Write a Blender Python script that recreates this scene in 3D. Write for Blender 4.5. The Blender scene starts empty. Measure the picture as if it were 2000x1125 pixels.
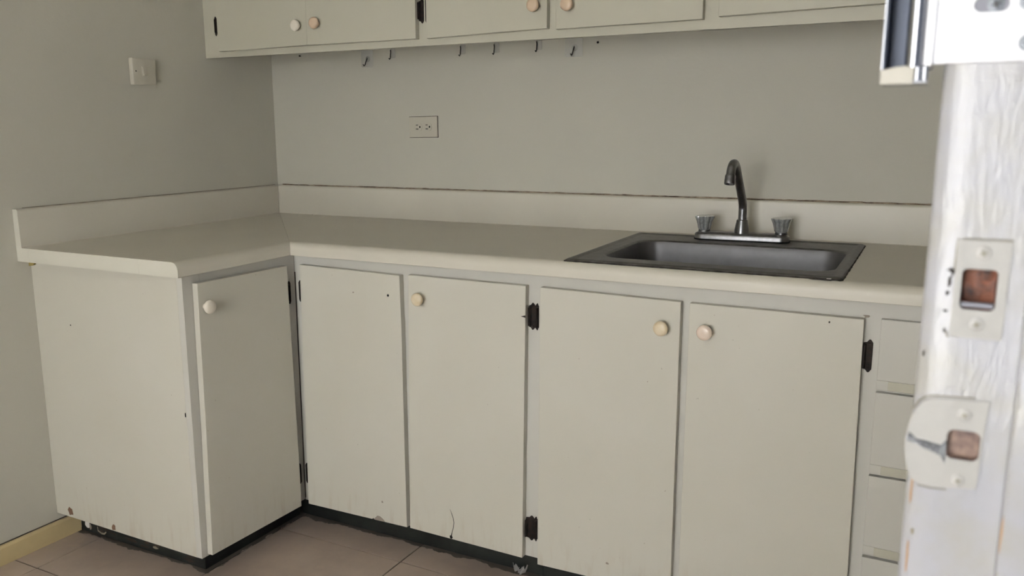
import bpy, bmesh, math, random
from mathutils import Vector, Matrix
random.seed(7)
PI = math.pi
SC = bpy.context.scene
COL = SC.collection

# ------------------------------------------------------------------ camera, light, exposure
CAM = Vector((2.2799, -2.4557, 1.197))
yaw, pitch, roll = 0.4744, -0.1826, -0.0002
fw = Vector((-math.sin(yaw)*math.cos(pitch), math.cos(yaw)*math.cos(pitch), math.sin(pitch)))
rt = Vector((math.cos(yaw), math.sin(yaw), 0)); up = rt.cross(fw)
r2 = math.cos(roll)*rt + math.sin(roll)*up; u2 = -math.sin(roll)*rt + math.cos(roll)*up
cd = bpy.data.cameras.new('camera'); cam = bpy.data.objects.new('camera', cd); COL.objects.link(cam)
cam.matrix_world = Matrix(((r2.x, u2.x, -fw.x, CAM.x), (r2.y, u2.y, -fw.y, CAM.y), (r2.z, u2.z, -fw.z, CAM.z), (0, 0, 0, 1)))
cd.sensor_width = 36; cd.lens = 1617.68/2000*36; cd.clip_start = 0.02
cd.dof.use_dof = True; cd.dof.focus_distance = 2.3; cd.dof.aperture_fstop = 9
SC.camera = cam

w = bpy.data.worlds.new('world'); SC.world = w; w.use_nodes = True
w.node_tree.nodes['Background'].inputs[0].default_value = (0.74, 0.82, 1.0, 1)
w.node_tree.nodes['Background'].inputs[1].default_value = 0.27

def area(name, loc, target, sx, sy, power, color):
    d = bpy.data.lights.new(name, 'AREA'); d.shape = 'RECTANGLE'; d.size = sx; d.size_y = sy; d.energy = power; d.color = color
    o = bpy.data.objects.new(name, d); COL.objects.link(o); o.location = loc
    o.rotation_euler = (Vector(target)-Vector(loc)).to_track_quat('-Z', 'Y').to_euler()
    return o
area('window_daylight', (1.62, -3.94, 1.12), (1.62, 0, 1.10), 1.15, 1.5, 66, (1.0, 0.99, 0.968))
area('added_jamb_highlight', (2.46, -5.6, 1.05), (2.46, 0, 1.05), .42, .75, 15, (0.86, 0.92, 1.0))  # added lamp for the gloss highlight on the door frame; no opening built
SC.view_settings.view_transform = 'Standard'; SC.view_settings.look = 'None'
SC.view_settings.gamma = 1; SC.view_settings.use_curve_mapping = False
SC.view_settings.exposure = 0.0

# ------------------------------------------------------------------ materials
def newmat(name):
    m = bpy.data.materials.new(name); m.use_nodes = True
    return m, m.node_tree.nodes, m.node_tree.links, m.node_tree.nodes['Principled BSDF']
def noise(N, L, scale, detail=3, vec=None, rough=0.6, sc=None):
    g = N.new('ShaderNodeNewGeometry'); n = N.new('ShaderNodeTexNoise')
    n.inputs['Scale'].default_value = scale; n.inputs['Detail'].default_value = detail; n.inputs['Roughness'].default_value = rough
    if sc:
        mp = N.new('ShaderNodeMapping'); mp.inputs['Scale'].default_value = sc
        L.new(g.outputs['Position'], mp.inputs['Vector']); L.new(mp.outputs[0], n.inputs['Vector'])
    else: L.new(g.outputs['Position'], n.inputs['Vector'])
    return n
def ramp(N, L, src, a, b, c0=0, c1=1):
    r = N.new('ShaderNodeMapRange'); r.clamp = True
    r.inputs[1].default_value = a; r.inputs[2].default_value = b; r.inputs[3].default_value = c0; r.inputs[4].default_value = c1
    L.new(src, r.inputs[0]); return r
def mathn(N, L, op, a, b=None):
    m = N.new('ShaderNodeMath'); m.operation = op
    for i, v in enumerate((a, b)):
        if v is None: continue
        if isinstance(v, (int, float)): m.inputs[i].default_value = v
        else: L.new(v, m.inputs[i])
    return m.outputs[0]
def mixc(N, L, fac, a, b):
    m = N.new('ShaderNodeMix'); m.data_type = 'RGBA'
    if isinstance(fac, (int, float)): m.inputs[0].default_value = fac
    else: L.new(fac, m.inputs[0])
    for i, v in ((6, a), (7, b)):
        if isinstance(v, tuple): m.inputs[i].default_value = (*v, 1)
        else: L.new(v, m.inputs[i])
    return m.outputs[2]
def S(r, g, b):   # sRGB bytes -> linear
    f = lambda c: (c/255/12.92) if c/255 <= .04045 else ((c/255+.055)/1.055)**2.4
    return (f(r), f(g), f(b))
def simple(name, col, rough=0.5, metal=0.0, nscale=0, namt=0.1, bump=0, bscale=200, col2=None, sc=None, spec=0.5):
    m, N, L, P = newmat(name)
    P.inputs['Roughness'].default_value = rough; P.inputs['Metallic'].default_value = metal
    P.inputs['Specular IOR Level'].default_value = spec
    P.inputs['Base Color'].default_value = (*col, 1)
    if nscale:
        n = noise(N, L, nscale, 4, sc=sc); r = ramp(N, L, n.outputs[0], .35, .68)
        c2 = col2 if col2 else tuple(c*(1-namt) for c in col)
        L.new(mixc(N, L, r.outputs[0], col, c2), P.inputs['Base Color'])
    if bump:
        n = noise(N, L, bscale, 3, sc=sc); b = N.new('ShaderNodeBump'); b.inputs['Strength'].default_value = bump; b.inputs['Distance'].default_value = .002
        L.new(n.outputs[0], b.inputs['Height']); L.new(b.outputs[0], P.inputs['Normal'])
    return m
WALLC = S(196, 193, 181)
M = {}
M['wall'] = simple('wall_paint', WALLC, .55, nscale=1.5, namt=.04, bump=.25, bscale=60, spec=.3)
M['ceiling'] = simple('ceiling_paint', S(225, 222, 212), .8)

def cabinet_paint(name, base, dirt=True, rough=.42):
    m, N, L, P = newmat(name)
    P.inputs['Roughness'].default_value = rough; P.inputs['Specular IOR Level'].default_value = .4
    n = noise(N, L, 2.2, 3); c = mixc(N, L, ramp(N, L, n.outputs[0], .35, .65).outputs[0], base, tuple(x*f for x, f in zip(base, (.97, .965, .945))))
    if dirt:
        g = N.new('ShaderNodeNewGeometry'); s = N.new('ShaderNodeSeparateXYZ'); L.new(g.outputs['Position'], s.inputs[0])
        zz = ramp(N, L, s.outputs[2], .07, .26, 1, 0)
        st = noise(N, L, 9, 5, sc=(5, 5, .9)); stain = ramp(N, L, st.outputs[0], .5, .78)
        fac = mathn(N, L, 'MULTIPLY', mathn(N, L, 'POWER', zz.outputs[0], 2.6), stain.outputs[0])
        c = mixc(N, L, mathn(N, L, 'MULTIPLY', fac, .55), c, S(160, 134, 100))
        sp = noise(N, L, 70, 2); spk = ramp(N, L, sp.outputs[0], .76, .79)
        c = mixc(N, L, mathn(N, L, 'MULTIPLY', spk.outputs[0], .35), c, S(120, 105, 80))
    L.new(c, P.inputs['Base Color'])
    b = N.new('ShaderNodeBump'); b.inputs['Strength'].default_value = .08; b.inputs['Distance'].default_value = .002
    nb = noise(N, L, 25, 3); L.new(nb.outputs[0], b.inputs['Height']); L.new(b.outputs[0], P.inputs['Normal'])
    return m
M['cab'] = cabinet_paint('cabinet_paint', S(204, 201, 190))
M['upper'] = cabinet_paint('upper_cabinet_paint', S(191, 188, 173), dirt=False)
M['frame'] = cabinet_paint('frame_paint', S(201, 199, 192))
M['lam'] = simple('countertop_laminate', S(208, 203, 190), .38, nscale=3, namt=.05, bump=.03, bscale=80)
M['lamedge'] = simple('laminate_end_strip', S(212, 209, 196), .4, nscale=5, namt=.04)
M['dark'] = simple('raw_edge', S(70, 55, 42), .8)
M['toe'] = simple('black_toe_kick_paint', S(17, 20, 20), .5, nscale=14, col2=S(40, 44, 40), bump=.2, bscale=30)
M['hinge'] = simple('black_hinge_enamel', S(24, 24, 23), .6, nscale=90, col2=S(48, 36, 30), spec=.25)
M['chrome'] = simple('chrome', (.82, .83, .86), .07, metal=1)
M['tapm'] = simple('faceted_tap_metal', (.78, .80, .80), .22, metal=.7, nscale=160, namt=.35)
M['keepm'] = simple('keeper_chrome', (.46, .47, .50), .24, metal=1)
M['coverp'] = simple('wall_plastic_and_lip_reflection', S(196, 191, 177), .4)
M['dullchrome'] = simple('dull_chrome', (.27, .27, .28), .33, metal=1, nscale=60, namt=.25, bump=.05, bscale=120)
M['steel'] = simple('brushed_steel', (.20, .20, .21), .46, metal=.85, nscale=30, namt=.12, bump=.04, bscale=300)
M['steelrim'] = simple('worn_steel_rim', (.18, .178, .175), .42, metal=.85, nscale=50, namt=.3, bump=.15, bscale=150)
M['grime'] = simple('black_grime', S(30, 30, 28), .8, nscale=70, col2=S(60, 55, 48), bump=.5, bscale=200)
M['plastic'] = simple('cream_plastic', S(208, 204, 186), .35)
M['hole'] = simple('dark_hole', S(12, 11, 9), .9)
M['base'] = simple('cream_skirting_paint', S(205, 186, 142), .5, nscale=8, namt=.12, bump=.1, bscale=60)
M['grout'] = simple('grout', S(74, 65, 58), .9, nscale=20, namt=.2)
M['white'] = simple('white_paper', S(215, 212, 208), .8)
M['chip'] = simple('bare_board', S(135, 105, 85), .9, nscale=200, namt=.3)
M['chipg'] = simple('bare_grey_board', S(150, 140, 128), .9)
M['caulkb'] = simple('mouldy_sealant', S(175, 160, 138), .8, nscale=35, col2=S(84, 62, 48), bump=.6, bscale=120)
M['caulkg'] = simple('grey_sealant', S(160, 154, 136), .8, nscale=25, col2=S(135, 127, 108))
M['putty'] = simple('yellow_filler', S(165, 148, 90), .8)
M['rust'] = simple('rusty_wood', S(150, 88, 58), .5, nscale=120, col2=S(62, 34, 24), bump=.8, bscale=120)
M['wood'] = simple('pale_bare_wood', S(165, 140, 125), .7, nscale=110, col2=S(110, 92, 90), bump=.6, bscale=120)
M['woodchip'] = simple('bare_wood_chip', S(182, 150, 118), .8)
M['darkrefl'] = simple('dark_reflection_steel', S(82, 90, 110), .3, metal=.2)  # steel inside the keeper; its dark blue reflection is put into the colour
M['recess'] = simple('grey_screw_recess', S(140, 140, 148), .5, metal=.3)
M['plate'] = simple('brushed_white_metal', (.93, .93, .96), .35, metal=.15, bump=.05, bscale=60)
M['screwm'] = simple('screw_steel', S(150, 155, 162), .45, metal=.3)
M['wornm'] = simple('worn_bare_metal', (.35, .36, .38), .25, metal=1, nscale=150, col2=(.04, .04, .045))
M['outside'] = simple('outside_concrete', S(150, 148, 142), .9, nscale=5)
# tile with a dark band beside the plinths: black paint smears and painted-in shade
def tilemat():
    m, N, L, P = newmat('beige_floor_tile')
    n = noise(N, L, 4, 5); n2 = noise(N, L, 22, 4)
    c = mixc(N, L, ramp(N, L, n.outputs[0], .35, .65).outputs[0], S(186, 169, 155), S(168, 152, 140))
    c = mixc(N, L, ramp(N, L, n2.outputs[0], .5, .75, 0, .35).outputs[0], c, S(196, 176, 156))
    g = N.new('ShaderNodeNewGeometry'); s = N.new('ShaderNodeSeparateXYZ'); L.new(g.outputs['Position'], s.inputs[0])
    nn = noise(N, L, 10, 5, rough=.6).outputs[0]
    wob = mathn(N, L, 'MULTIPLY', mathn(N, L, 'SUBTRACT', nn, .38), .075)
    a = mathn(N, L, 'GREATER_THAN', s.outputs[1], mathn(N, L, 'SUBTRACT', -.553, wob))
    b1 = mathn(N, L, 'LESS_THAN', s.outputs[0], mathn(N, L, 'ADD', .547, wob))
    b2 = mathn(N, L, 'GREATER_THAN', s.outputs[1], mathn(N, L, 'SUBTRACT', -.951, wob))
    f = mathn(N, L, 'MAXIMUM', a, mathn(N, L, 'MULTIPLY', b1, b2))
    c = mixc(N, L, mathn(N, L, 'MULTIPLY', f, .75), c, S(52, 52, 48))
    L.new(c, P.inputs['Base Color']); P.inputs['Roughness'].default_value = .38
    bp = N.new('ShaderNodeBump'); bp.inputs['Strength'].default_value = .1; bp.inputs['Distance'].default_value = .002
    L.new(n2.outputs[0], bp.inputs['Height']); L.new(bp.outputs[0], P.inputs['Normal'])
    return m
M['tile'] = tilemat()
def jambmat():
    m, N, L, P = newmat('glossy_white_gloss_paint')
    n = noise(N, L, 30, 3); c = mixc(N, L, ramp(N, L, n.outputs[0], .4, .7).outputs[0], S(182, 182, 187), S(180, 178, 173))
    L.new(c, P.inputs['Base Color']); P.inputs['Roughness'].default_value = .09; P.inputs['Specular IOR Level'].default_value = .6
    nb = noise(N, L, 70, 4, sc=(4.5, 1, 1.1)); bp = N.new('ShaderNodeBump'); bp.inputs['Strength'].default_value = .30; bp.inputs['Distance'].default_value = .002
    L.new(nb.outputs[0], bp.inputs['Height']); L.new(bp.outputs[0], P.inputs['Normal'])
    return m
M['jamb'] = jambmat()
M['jambflat'] = simple('cream_overpainted_plate', S(186, 184, 179), .3, nscale=60, namt=.05, bump=.15, bscale=150)
M['knobc'] = simple('cream_knob', S(222, 208, 182), .3, nscale=60, col2=S(214, 196, 162))
M['knobw'] = simple('white_knob', S(226, 218, 204), .3)
M['knobp'] = simple('pinkish_knob', S(208, 184, 158), .35)
M['knobpk'] = simple('pale_pink_knob', S(228, 210, 194), .25)
mg, N, L, P = newmat('clear_plastic'); P.inputs['Base Color'].default_value = (.8, .8, .78, 1); P.inputs['Roughness'].default_value = .15; P.inputs['Alpha'].default_value = .22
M['clear'] = mg
mg, N, L, P = newmat('window_glass'); P.inputs['Transmission Weight'].default_value = 1; P.inputs['Roughness'].default_value = 0; P.inputs['IOR'].default_value = 1.0
M['glass'] = mg

# ------------------------------------------------------------------ builders
def tagp(o, label=None, cat=None, group=None, kind=None):
    for k, v in (('label', label), ('category', cat), ('group', group), ('kind', kind)):
        if v: o[k] = v
    return o
def wl(o):
    v = Vector((0, 0, 0))
    while o is not None: v += Vector(o.location); o = o.parent
    return v
def thing(name, loc, label, cat, group=None):
    o = bpy.data.objects.new(name, None); COL.objects.link(o); o.location = loc; o.empty_display_size = .1
    return tagp(o, label, cat, group)
class MB:
    """collects pieces, in world coordinates, into one mesh"""
    def __init__(s): s.bm = bmesh.new()
    def box(s, x0, x1, y0, y1, z0, z1, bev=0, seg=2, fn=None):
        t = bmesh.new()
        bmesh.ops.create_cube(t, size=1, matrix=Matrix.Translation(((x0+x1)/2, (y0+y1)/2, (z0+z1)/2)) @ Matrix.Diagonal((abs(x1-x0), abs(y1-y0), abs(z1-z0), 1)))
        if bev: bmesh.ops.bevel(t, geom=t.edges[:], offset=bev, segments=seg, affect='EDGES', profile=.5)
        return s.add(t, fn)
    def prism(s, pts, axis, a, b, bev=0, seg=2, fn=None):
        """polygon extruded along axis; pts are in the two other axes, in xyz order"""
        t = bmesh.new()
        def v(p, q):
            c = list(p); c.insert(axis, q); return t.verts.new(c)
        A = [v(p, a) for p in pts]; Bv = [v(p, b) for p in pts]; n = len(pts)
        t.faces.new(A); t.faces.new(Bv[::-1])
        for i in range(n): t.faces.new((A[i], Bv[i], Bv[(i+1) % n], A[(i+1) % n]))
        bmesh.ops.recalc_face_normals(t, faces=t.faces[:])
        if bev: bmesh.ops.bevel(t, geom=t.edges[:], offset=bev, segments=seg, affect='EDGES', profile=.5)
        return s.add(t, fn)
    def lathe(s, prof, origin, axis, seg=32, flute=None, fn=None):
        """prof: list of (radius, height along axis)"""
        t = bmesh.new(); ax = Vector(axis).normalized(); q = Vector((0, 0, 1)).rotation_difference(ax)
        rings = []
        for k, (r, h) in enumerate(prof):
            ring = []
            for i in range(seg):
                a = 2*PI*i/seg; rr = r*(flute(a, k) if flute else 1)
                ring.append(t.verts.new(Vector(origin) + q @ Vector((rr*math.cos(a), rr*math.sin(a), h))))
            rings.append(ring)
        for A, Bv in zip(rings, rings[1:]):
            for i in range(seg): t.faces.new((A[i], A[(i+1) % seg], Bv[(i+1) % seg], Bv[i]))
        if prof[0][0] > 1e-6: t.faces.new(rings[0][::-1])
        if prof[-1][0] > 1e-6: t.faces.new(rings[-1])
        bmesh.ops.remove_doubles(t, verts=t.verts[:], dist=1e-7)
        return s.add(t, fn)
    def tube(s, path, radii, seg=20, caps=True, fn=None):
        t = bmesh.new(); P_ = [Vector(p) for p in path]; n = len(P_)
        if isinstance(radii, (int, float)): radii = [radii]*n
        rings = []; ref = None
        for i, p in enumerate(P_):
            d = (P_[min(i+1, n-1)]-P_[max(i-1, 0)]).normalized()
            if ref is None: ref = Vector((1, 0, 0)) if abs(d.x) < .9 else Vector((0, 1, 0))
            u = (ref-d*ref.dot(d)).normalized(); ref = u; v = d.cross(u)
            rings.append([t.verts.new(p+radii[i]*(math.cos(2*PI*k/seg)*u+math.sin(2*PI*k/seg)*v)) for k in range(seg)])
        for A, Bv in zip(rings, rings[1:]):
            for i in range(seg): t.faces.new((A[i], A[(i+1) % seg], Bv[(i+1) % seg], Bv[i]))
        if caps: t.faces.new(rings[0][::-1]); t.faces.new(rings[-1])
        return s.add(t, fn)
    def loops(s, rings, cap0=False, cap1=False, fn=None):
        t = bmesh.new(); R = [[t.verts.new(p) for p in r] for r in rings]; n = len(R[0])
        for A, Bv in zip(R, R[1:]):
            for i in range(n): t.faces.new((A[i], A[(i+1) % n], Bv[(i+1) % n], Bv[i]))
        if cap0: t.faces.new(R[0][::-1])
        if cap1: t.faces.new(R[-1])
        return s.add(t, fn)
    def add(s, t, fn=None):
        if fn:
            for v in t.verts: v.co = fn(v.co)
        me = bpy.data.meshes.new('t'); t.to_mesh(me); t.free(); s.bm.from_mesh(me); bpy.data.meshes.remove(me)
        return s
    def build(s, name, mat, parent=None, smooth=None, **tags):
        bmesh.ops.recalc_face_normals(s.bm, faces=s.bm.faces[:])
        me = bpy.data.meshes.new(name)
        off = wl(parent) if parent else Vector((0, 0, 0))
        if off.length: bmesh.ops.translate(s.bm, verts=s.bm.verts[:], vec=-off)
        s.bm.to_mesh(me); s.bm.free()
        me.materials.append(M[mat] if isinstance(mat, str) else mat)
        o = bpy.data.objects.new(name, me); COL.objects.link(o)
        if parent: o.parent = parent
        if smooth is not None:
            for p in me.polygons: p.use_smooth = True
            me.set_sharp_from_angle(angle=math.radians(smooth))
        return tagp(o, **tags)
def cut(o, cutters):
    """boolean-subtract boxes/prisms, bake the result, remove the cutter"""
    mb = MB()
    for c in cutters: mb.prism(*c)
    c = mb.build('cutter', 'hole')
    md = o.modifiers.new('b', 'BOOLEAN'); md.operation = 'DIFFERENCE'; md.object = c; md.solver = 'EXACT'
    bpy.context.view_layer.update()
    me = bpy.data.meshes.new_from_object(o.evaluated_get(bpy.context.evaluated_depsgraph_get()))
    o.modifiers.clear(); old = o.data; o.data = me; me.name = old.name; bpy.data.meshes.remove(old)
    bpy.data.objects.remove(c)
def rrect(cx, cz, w_, h_, r, n=6):
    pts = []
    for (sx, sz, a0) in ((1, 1, 0), (-1, 1, 90), (-1, -1, 180), (1, -1, 270)):
        for k in range(n+1):
            a = math.radians(a0+90*k/n)
            pts.append((cx+sx*(w_/2-r)+r*math.cos(a), cz+sz*(h_/2-r)+r*math.sin(a)))
    return pts
def blob(cx, cz, rx, rz, n=11, jit=.3, rnd=random):
    return [(cx+rx*math.cos(2*PI*i/n)*(1+rnd.uniform(-jit, jit)), cz+rz*math.sin(2*PI*i/n)*(1+rnd.uniform(-jit, jit))) for i in range(n)]

# measured heights
ZC, AX, AY, TH, SPL, SW = .9014, .0026, .0128, .0385, .1074, .0215      # worktop height, its slight slope, thickness, upstand
def tilt(c): return Vector((c.x, c.y, c.z+AX*c.x+AY*c.y))
def under(x, y): return ZC-TH+AX*x+AY*y-.0008
XF, YF = .6048, -.6008           # faces of the two cabinet runs
KZ = .080                        # underside of the cabinets
XW = 2.62                        # right wall behind the door frame
LC = -1.0104
ZCEIL = 2.42

# ------------------------------------------------------------------ room shell
MB().box(-.12, 0, -3.92, .12, 0, ZCEIL).build('wall_left', 'wall', kind='structure')
MB().box(0, XW, 0, .12, 0, ZCEIL).build('wall_back', 'wall', kind='structure')
m = MB()
m.box(XW, XW+.1, -1.78, .12, 0, ZCEIL)
m.box(2.385, XW+.1, -1.86, -1.78, 0, ZCEIL)
m.box(2.285, 2.385, -1.872, -1.78, 0, ZCEIL)
m.box(2.285, 2.385, -2.86, -1.872, 2.10, ZCEIL)
m.box(2.285, 2.385, -3.92, -2.86, 0, ZCEIL)
m.build('wall_right', 'wall', kind='structure')
m = MB()
m.box(0, 1.0, -3.9, -3.8, 0, ZCEIL); m.box(2.24, 2.285, -3.9, -3.8, 0, ZCEIL)
m.box(1.0, 2.24, -3.9, -3.8, 0, .34); m.box(1.0, 2.24, -3.9, -3.8, 1.90, ZCEIL)
m.build('wall_front', 'wall', kind='structure')
m = MB()
for a in ((1.0, 1.05, .34, 1.90), (2.19, 2.24, .34, 1.90), (1.60, 1.64, .39, 1.85), (1.05, 2.19, .34, .39), (1.05, 2.19, 1.85, 1.90)):
    m.box(a[0], a[1], -3.87, -3.83, a[2], a[3], .003)
wn = m.build('window_1', 'jambflat', kind='structure')
MB().box(1.05, 1.60, -3.852, -3.848, .39, 1.85).build('window_pane', 'glass', wn)
MB().box(1.64, 2.19, -3.852, -3.848, .39, 1.85).build('window_pane', 'glass', wn)
MB().box(-.12, XW+.1, -3.92, .12, ZCEIL, ZCEIL+.1).build('ceiling', 'ceiling', kind='structure')
fl = MB().box(-.12, XW+.1, -3.92, .12, -.1, -.003).build('floor', 'grout', kind='structure')
tx, ty = .445, .495
tm = None
for i in range(-1, 6):
    for j in range(-9, 1):
        x0, x1, y0, y1 = 1.0-tx*2+i*tx, 1.0-tx*2+(i+1)*tx, -.66+j*ty, -.66+(j+1)*ty
        X0, X1, Y0, Y1 = max(x0, .0), min(x1, XW-.001), max(y0, -3.8), min(y1, 0)
        if X0 > 2.3: Y1 = min(Y1, -.001)
        if X1-X0 < .02 or Y1-Y0 < .02: continue
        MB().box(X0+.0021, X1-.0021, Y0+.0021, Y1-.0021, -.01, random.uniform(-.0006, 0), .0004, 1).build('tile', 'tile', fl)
MB().box(XW+.1, 9, -9, 6, -.12, -.02).box(-.12, XW+.1, -9, -3.92, -.12, -.02).build('trim_outside_paving', 'outside', kind='structure')
# skirting on the left wall
m = MB(); m.prism([(0, 0), (.0135, 0), (.0135, .050), (.010, .0575), (0, .0575)], 1, -3.8, -.947)
m.build('baseboard_left', 'base', kind='structure')
MB().box(.0002, .0042, -3.8, -.950, .0578, .0600, .0008, 1).build('trim_skirting_sealant', 'grout', kind='structure')

# ------------------------------------------------------------------ door frame close to the camera
YJ = -1.9
dj = MB()
dj.prism([(2.2765, -1.80), (2.2765, -1.8925), (2.2780, -1.8965), (2.2835, YJ), (2.334, YJ), (2.334, -1.872), (2.2851, -1.872), (2.2851, -1.80)], 2, 0, 2.10)
door = dj.build('door_1', 'jamb', kind='structure', smooth=40)
cut(door, [([(x, z) for x, z in rrect(2.3055, 1.1068, .0185, .0245, .003)], 1, -1.95, -1.885),
           ([(x, z) for x, z in rrect(2.3057, 1.0098, .0178, .0188, .004)], 1, -1.95, -1.888)])
st = MB(); st.box(2.3295, 2.392, -1.9145, -1.8725, 0, 2.10, .0022, 3)
st.box(2.3282, 2.3292, -1.9008, -1.8998, .2, 1.9)
st.build('door_stop', 'jamb', door, smooth=40)
m = MB(); m.box(2.2765, 2.392, -2.86, -1.9145, 2.06, 2.099, .002)
m.build('door_head', 'jamb', door)
MB().box(2.2765, 2.392, -2.86, -2.83, 0, 2.06, .002).build('hinge_jamb', 'jamb', door)
# deadbolt strike
def plate(name, outline, hole, parent, mat, t=.0012, label=None):
    o = MB().prism(outline, 1, YJ-t, YJ-.00005).build(name, mat, parent, label=label)
    cut(o, [(hole, 1, -1.95, -1.88)])
    md = o.modifiers.new('bev', 'BEVEL'); md.width = .0003; md.segments = 2; md.limit_method = 'ANGLE'
    return o
def screw(x, z, r, parent, mat='jambflat', y=YJ-.0012, ang=.3, slotmat='hole', h=.0006):
    s_ = MB().lathe([(r, 0), (r*.96, h), (r*.7, h*1.5), (0, h*1.6)], (x, y, z), (0, -1, 0), 20).build('screw', mat, parent, smooth=40)
    return s_
def cross(x, z, r, y, parent, mat, ang=.3, wd=.22):
    m_ = MB()
    c, s0 = math.cos(ang), math.sin(ang); pts = []
    for k in range(4):
        for (a, b) in ((r, -r*wd), (r, r*wd), (r*wd, r*wd)):
            ca, sa = math.cos(k*PI/2+ang), math.sin(k*PI/2+ang)
            pts.append((x+a*ca-b*sa, z+a*sa+b*ca))
    m_.prism(pts, 1, y-.00012, y)
    return m_
dbs = plate('strike_plate', [(2.2924, 1.0772), (2.3200, 1.0772), (2.3204, 1.1362), (2.2922, 1.1362)], rrect(2.3055, 1.1068, .0185, .0245, .003), door, 'jambflat', label='rectangular painted strike plate with a rusty hole')
for z in (1.1288, 1.0860):
    sc = screw(2.3062, z, .0042, dbs)
    cross(2.3062, z, .0020, YJ-.0012-.00092, dbs, 'grime').build('screw_recess', 'caulkg', dbs)
def pocket(hole, y0, y1, mat, parent):
    rings = [[(x, y, z) for x, z in hole] for y in (y0, y1)]
    c = [(sum(p[0] for p in hole)/len(hole), sum(p[1] for p in hole)/len(hole))]
    return MB().loops(rings, cap1=True).build('bolt_pocket', mat, parent)
pocket(rrect(2.3055, 1.1068, .0183, .0243, .003), YJ+.0002, YJ+.013, 'rust', dbs)
MB().box(2.2968, 2.3142, YJ+.001, YJ+.0045, 1.0955, 1.0985, .0004, 1).build('pocket_lip', 'recess', dbs)
# latch strike with a rounded lip
out = [(2.3172, 1.0392), (2.2925, 1.0380), (2.2860, 1.0372), (2.2815, 1.0345), (2.2785, 1.0295), (2.2762, 1.0235), (2.2748, 1.0175), (2.2738, 1.0120), (2.2735, 1.0060),
       (2.2741, .9995), (2.2752, .9935), (2.2770, .9875), (2.2795, .9828), (2.2835, .9803), (2.290, .9798), (2.3150, .9829)]
lat = plate('strike_plate', out, rrect(2.3057, 1.0098, .0178, .0188, .004), door, 'jambflat', label='round-lipped latch strike plate with a worn groove')
for z in (1.0292, .9868):
    screw(2.3048, z, .0040, lat); cross(2.3048, z, .0018, YJ-.0012-.00092, lat, 'grime').build('screw_recess', 'caulkg', lat)
pocket(rrect(2.3057, 1.0098, .0176, .0186, .004), YJ+.0002, YJ+.006, 'wood', lat)
def crack(pts, r, mat='grout'):
    MB().tube([(x, YJ-.0002, z) for x, z in pts], r, 6).build('paint_crack', mat, door)
crack([(2.2950, 1.1368), (2.3030, 1.1369), (2.3120, 1.1369), (2.3206, 1.1367)], .00045, 'caulkg')
crack([(2.2918, 1.1180), (2.2919, 1.1240), (2.2920, 1.1300), (2.2924, 1.1366)], .00045, 'caulkg')
crack([(2.2895, 1.1080), (2.2902, 1.1125), (2.2920, 1.1165), (2.2950, 1.1172)], .0004)
crack([(2.2912, 1.1150), (2.2935, 1.1190), (2.2930, 1.1140), (2.2955, 1.1180)], .0004)
crack([(2.2915, 1.0800), (2.2905, 1.0785), (2.2920, 1.0765)], .0005, 'caulkg')
crack([(2.2768, 1.0290), (2.2790, 1.0340), (2.2822, 1.0372), (2.2862, 1.0386), (2.2925, 1.0392), (2.3100, 1.0402)], .0005, 'caulkg')
crack([(2.2830, .9795), (2.2900, .9788), (2.2990, .9795)], .0004, 'caulkg')
g = [(2.2743, 1.0092), (2.2755, 1.0118), (2.2775, 1.0108), (2.2800, 1.0092), (2.2850, 1.0090), (2.2900, 1.0086), (2.2935, 1.0080), (2.2968, 1.0105), (2.2968, 1.0003),
     (2.2940, 1.0035), (2.2900, 1.0045), (2.2850, 1.0055), (2.2800, 1.0072), (2.2765, 1.0075), (2.2745, 1.0080)]
MB().prism([(x, 1.0078+(z-1.0078)*1.5) for x, z in g], 1, YJ-.00145, YJ-.0011).build('worn_groove', 'wornm', lat)
# flaked paint on the frame
rj = random.Random(3)
def jchip(pts, mat, y=YJ, name='paint_chip'):
    MB().prism(pts, 1, y-.0004, y+.0003).build(name, mat, door)
for (x, z, rx, rz) in ((2.2906, 1.1178, .0022, .0012), (2.2918, 1.1165, .0018, .0010), (2.2898, 1.1110, .0008, .0030), (2.2893, 1.1035, .0010, .0013), (2.2893, 1.0925, .0012, .0010), (2.2896, 1.0805, .0008, .0014), (2.2795, 1.0650, .0006, .0022)):
    jchip(blob(x, z, rx, rz, 9, .4, rj), 'grime')
jchip(blob(2.2798, .9755, .0008, .011, 12, .3, rj), 'woodchip', YJ+.0018)
jchip(blob(2.2808, .9300, .0007, .012, 12, .3, rj), 'woodchip', YJ+.0012)
jchip(blob(2.2825, .9480, .0011, .0020, 9, .3, rj), 'caulkg')
jchip(blob(2.3298, .9640, .0006, .012, 10, .3, rj), 'woodchip', -1.9138)
for k in range(9):
    z = .94+k*.02+rj.uniform(-.008, .008)
    jchip(blob(2.3300+rj.uniform(0, .0006), z, .0004, rj.uniform(.002, .006), 8, .4, rj), 'caulkg', -1.9135)
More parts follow.
